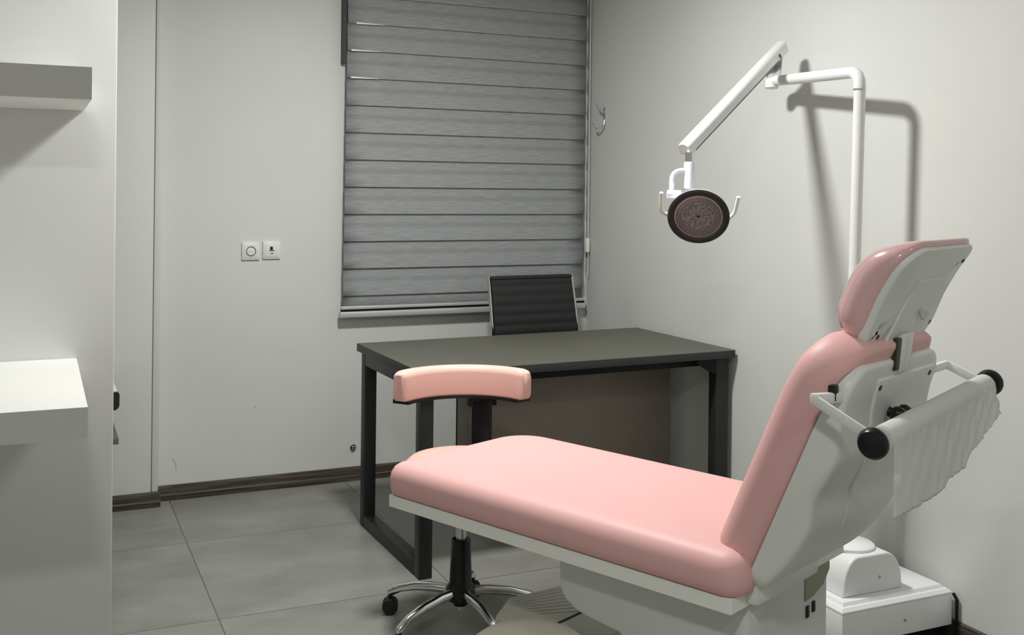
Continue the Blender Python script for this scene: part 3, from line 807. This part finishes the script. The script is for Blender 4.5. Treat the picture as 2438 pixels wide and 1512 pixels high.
# head: bowl, ring, glass, disc
hf = frame(L_(HC_), nrm, right)
hb = MB().lathe([(0, -.075), (.035, -.072), (.07, -.055), (.078, -.032), (.092, -.012), (.0982, -.001), (.0985, .004), (.098, .006), (.0975, -.004), (0, -.004)], 56, hf).build('lamp_head', M_WHITEL, lp)
MB().lathe([(.0755, -.002), (.0765, .003), (.094, .0075), (.099, .006), (.0985, .0), (.0755, -.003)], 56, hf).build('head_ring', M_LENSRING, hb)
MB().lathe([(.0725, -.002), (.0735, .0045), (.0765, .0045), (.0775, -.002)], 56, hf).build('bezel', M_STEEL, hb)
MB().lathe([(0, .0005), (.052, .0), (.0735, -.0015), (.0735, -.003), (0, -.003)], 56, hf).build('reflector_glass', M_LENS, hb)
MB().lathe([(.049, .0), (.0500, .0035), (.0515, .0035), (.0525, .0)], 56, hf).build('inner_ring', M_STEEL, hb)
MB().lathe([(0, .002), (.049, .0022), (.049, -.001), (0, -.001)], 56, hf).build('led_disc', M_LED, hb)
MB().lathe([(0, .0055), (.004, .0045), (.0045, .001), (0, .001)], 14, hf).build('centre_stud', M_BLACK, hb)
hup = hf.to_3x3() @ Vector((0, 1, 0))
if hup.z < 0: hup = -hup
for q, w1, w2 in ((-1, .0, 0), (1, .0, .01)):
    c = L_(HC_) - nrm * .020
    pts = fillet([c + right * q * .085 - hup * .008, c + right * q * .122 - hup * .006, c + right * q * .126 + hup * .075], .03, 10)
    if q > 0: pts = fillet([c + right * .080 - hup * .035, c + right * .117 - hup * .004, c + right * .123 + hup * .062], .02, 10)
    MB().tube(pts, [.0062] * (len(pts) - 1) + [.0066], 14).build('handle', M_WHITEL, lp)

# ------------------------------------------------------------------ small bin under the chair
wb = thing('waste_bin', 'beige round-lidded bin under the dental chair at the bottom edge of the photo', 'bin', (1.112, 2.330, 0))
MB().lathe([(0, .003), (.118, .003), (.122, .010), (.140, .238), (0, .238)], 48).build('body', M_BEIGE, wb)
MB().lathe([(0, .238), (.148, .238), (.152, .244), (.152, .268), (.147, .285), (.130, .298), (.09, .305), (.04, .307), (0, .307)], 56).build('lid', M_BEIGE, wb)
MB().lathe([(.119, 0), (.125, 0), (.125, .012), (.121, .012)], 48).build('base_ring', M_RUBBER, wb)

# ------------------------------------------------------------------ lights: flush round ceiling panels, the last two added as unseen fill
def ceiling_light(label, x, y, power, size, on=True, col=(1, .998, .955)):
    t = thing('ceiling_light', label, 'ceiling light', (x, y, HC), 0, 'flush round ceiling lights')
    MB().lathe([(size / 2, 0), (size / 2 + .02, 0), (size / 2 + .02, -.008), (size / 2 + .012, -.012), (size / 2, -.010)], 48).build('trim_ring', M_WHITEP, t)
    MB().lathe([(0, -.006), (size / 2, -.006), (size / 2, -.001), (0, -.001)], 48).build('diffuser', m_emit('light_diffuser', col, 12), t)
    l = bpy.data.lights.new('panel_lamp', 'AREA'); l.shape = 'DISK'; l.size = size; l.energy = power; l.color = col
    o = bpy.data.objects.new('panel_lamp', l); COL.objects.link(o); o.location = (0, 0, -.014); o.parent = t
    return t
ceiling_light('round flush ceiling light over the foot of the dental chair', 1.2, 3.02, 49, .26)
ceiling_light('added fill panel on the ceiling at the near end of the room, unseen', -.15, .1, 22, .26)  # fill lamp added to lift the sides that face the camera
ceiling_light('added weak fill panel on the ceiling to the right behind the camera, unseen', 1.5, -.3, 5, .26)  # weak extra fill, added from the right

wd = bpy.data.worlds.new('night'); SC.world = wd; wd.use_nodes = True
wd.node_tree.nodes['Background'].inputs['Color'].default_value = (.05, .06, .08, 1)
wd.node_tree.nodes['Background'].inputs['Strength'].default_value = .3

# ------------------------------------------------------------------ camera
F_PX, YAW, PITCH, ROLL, CY = 2510.06, .423728906, -.00034438, .0110667663, 449.418
fwd = Vector((math.sin(YAW) * math.cos(PITCH), math.cos(YAW) * math.cos(PITCH), math.sin(PITCH)))
r = Vector((math.cos(YAW), -math.sin(YAW), 0)); u = r.cross(fwd)
r2 = r * math.cos(ROLL) + u * math.sin(ROLL); u2 = -r * math.sin(ROLL) + u * math.cos(ROLL)
cam = bpy.data.cameras.new('camera'); co = bpy.data.objects.new('camera', cam); COL.objects.link(co)
Mx = Matrix((r2, u2, -fwd)).transposed().to_4x4(); Mx.translation = (0, 0, 1.405)
co.matrix_world = Mx
cam.sensor_width = 36; cam.lens = F_PX / 2438 * 36; cam.shift_x = 0; cam.shift_y = -(756 - CY) / 2438
cam.clip_start = .02
SC.camera = co
SC.view_settings.view_transform = 'Standard'; SC.view_settings.look = 'None'
SC.view_settings.exposure = 0.0; SC.view_settings.gamma = 1; SC.view_settings.use_curve_mapping = False
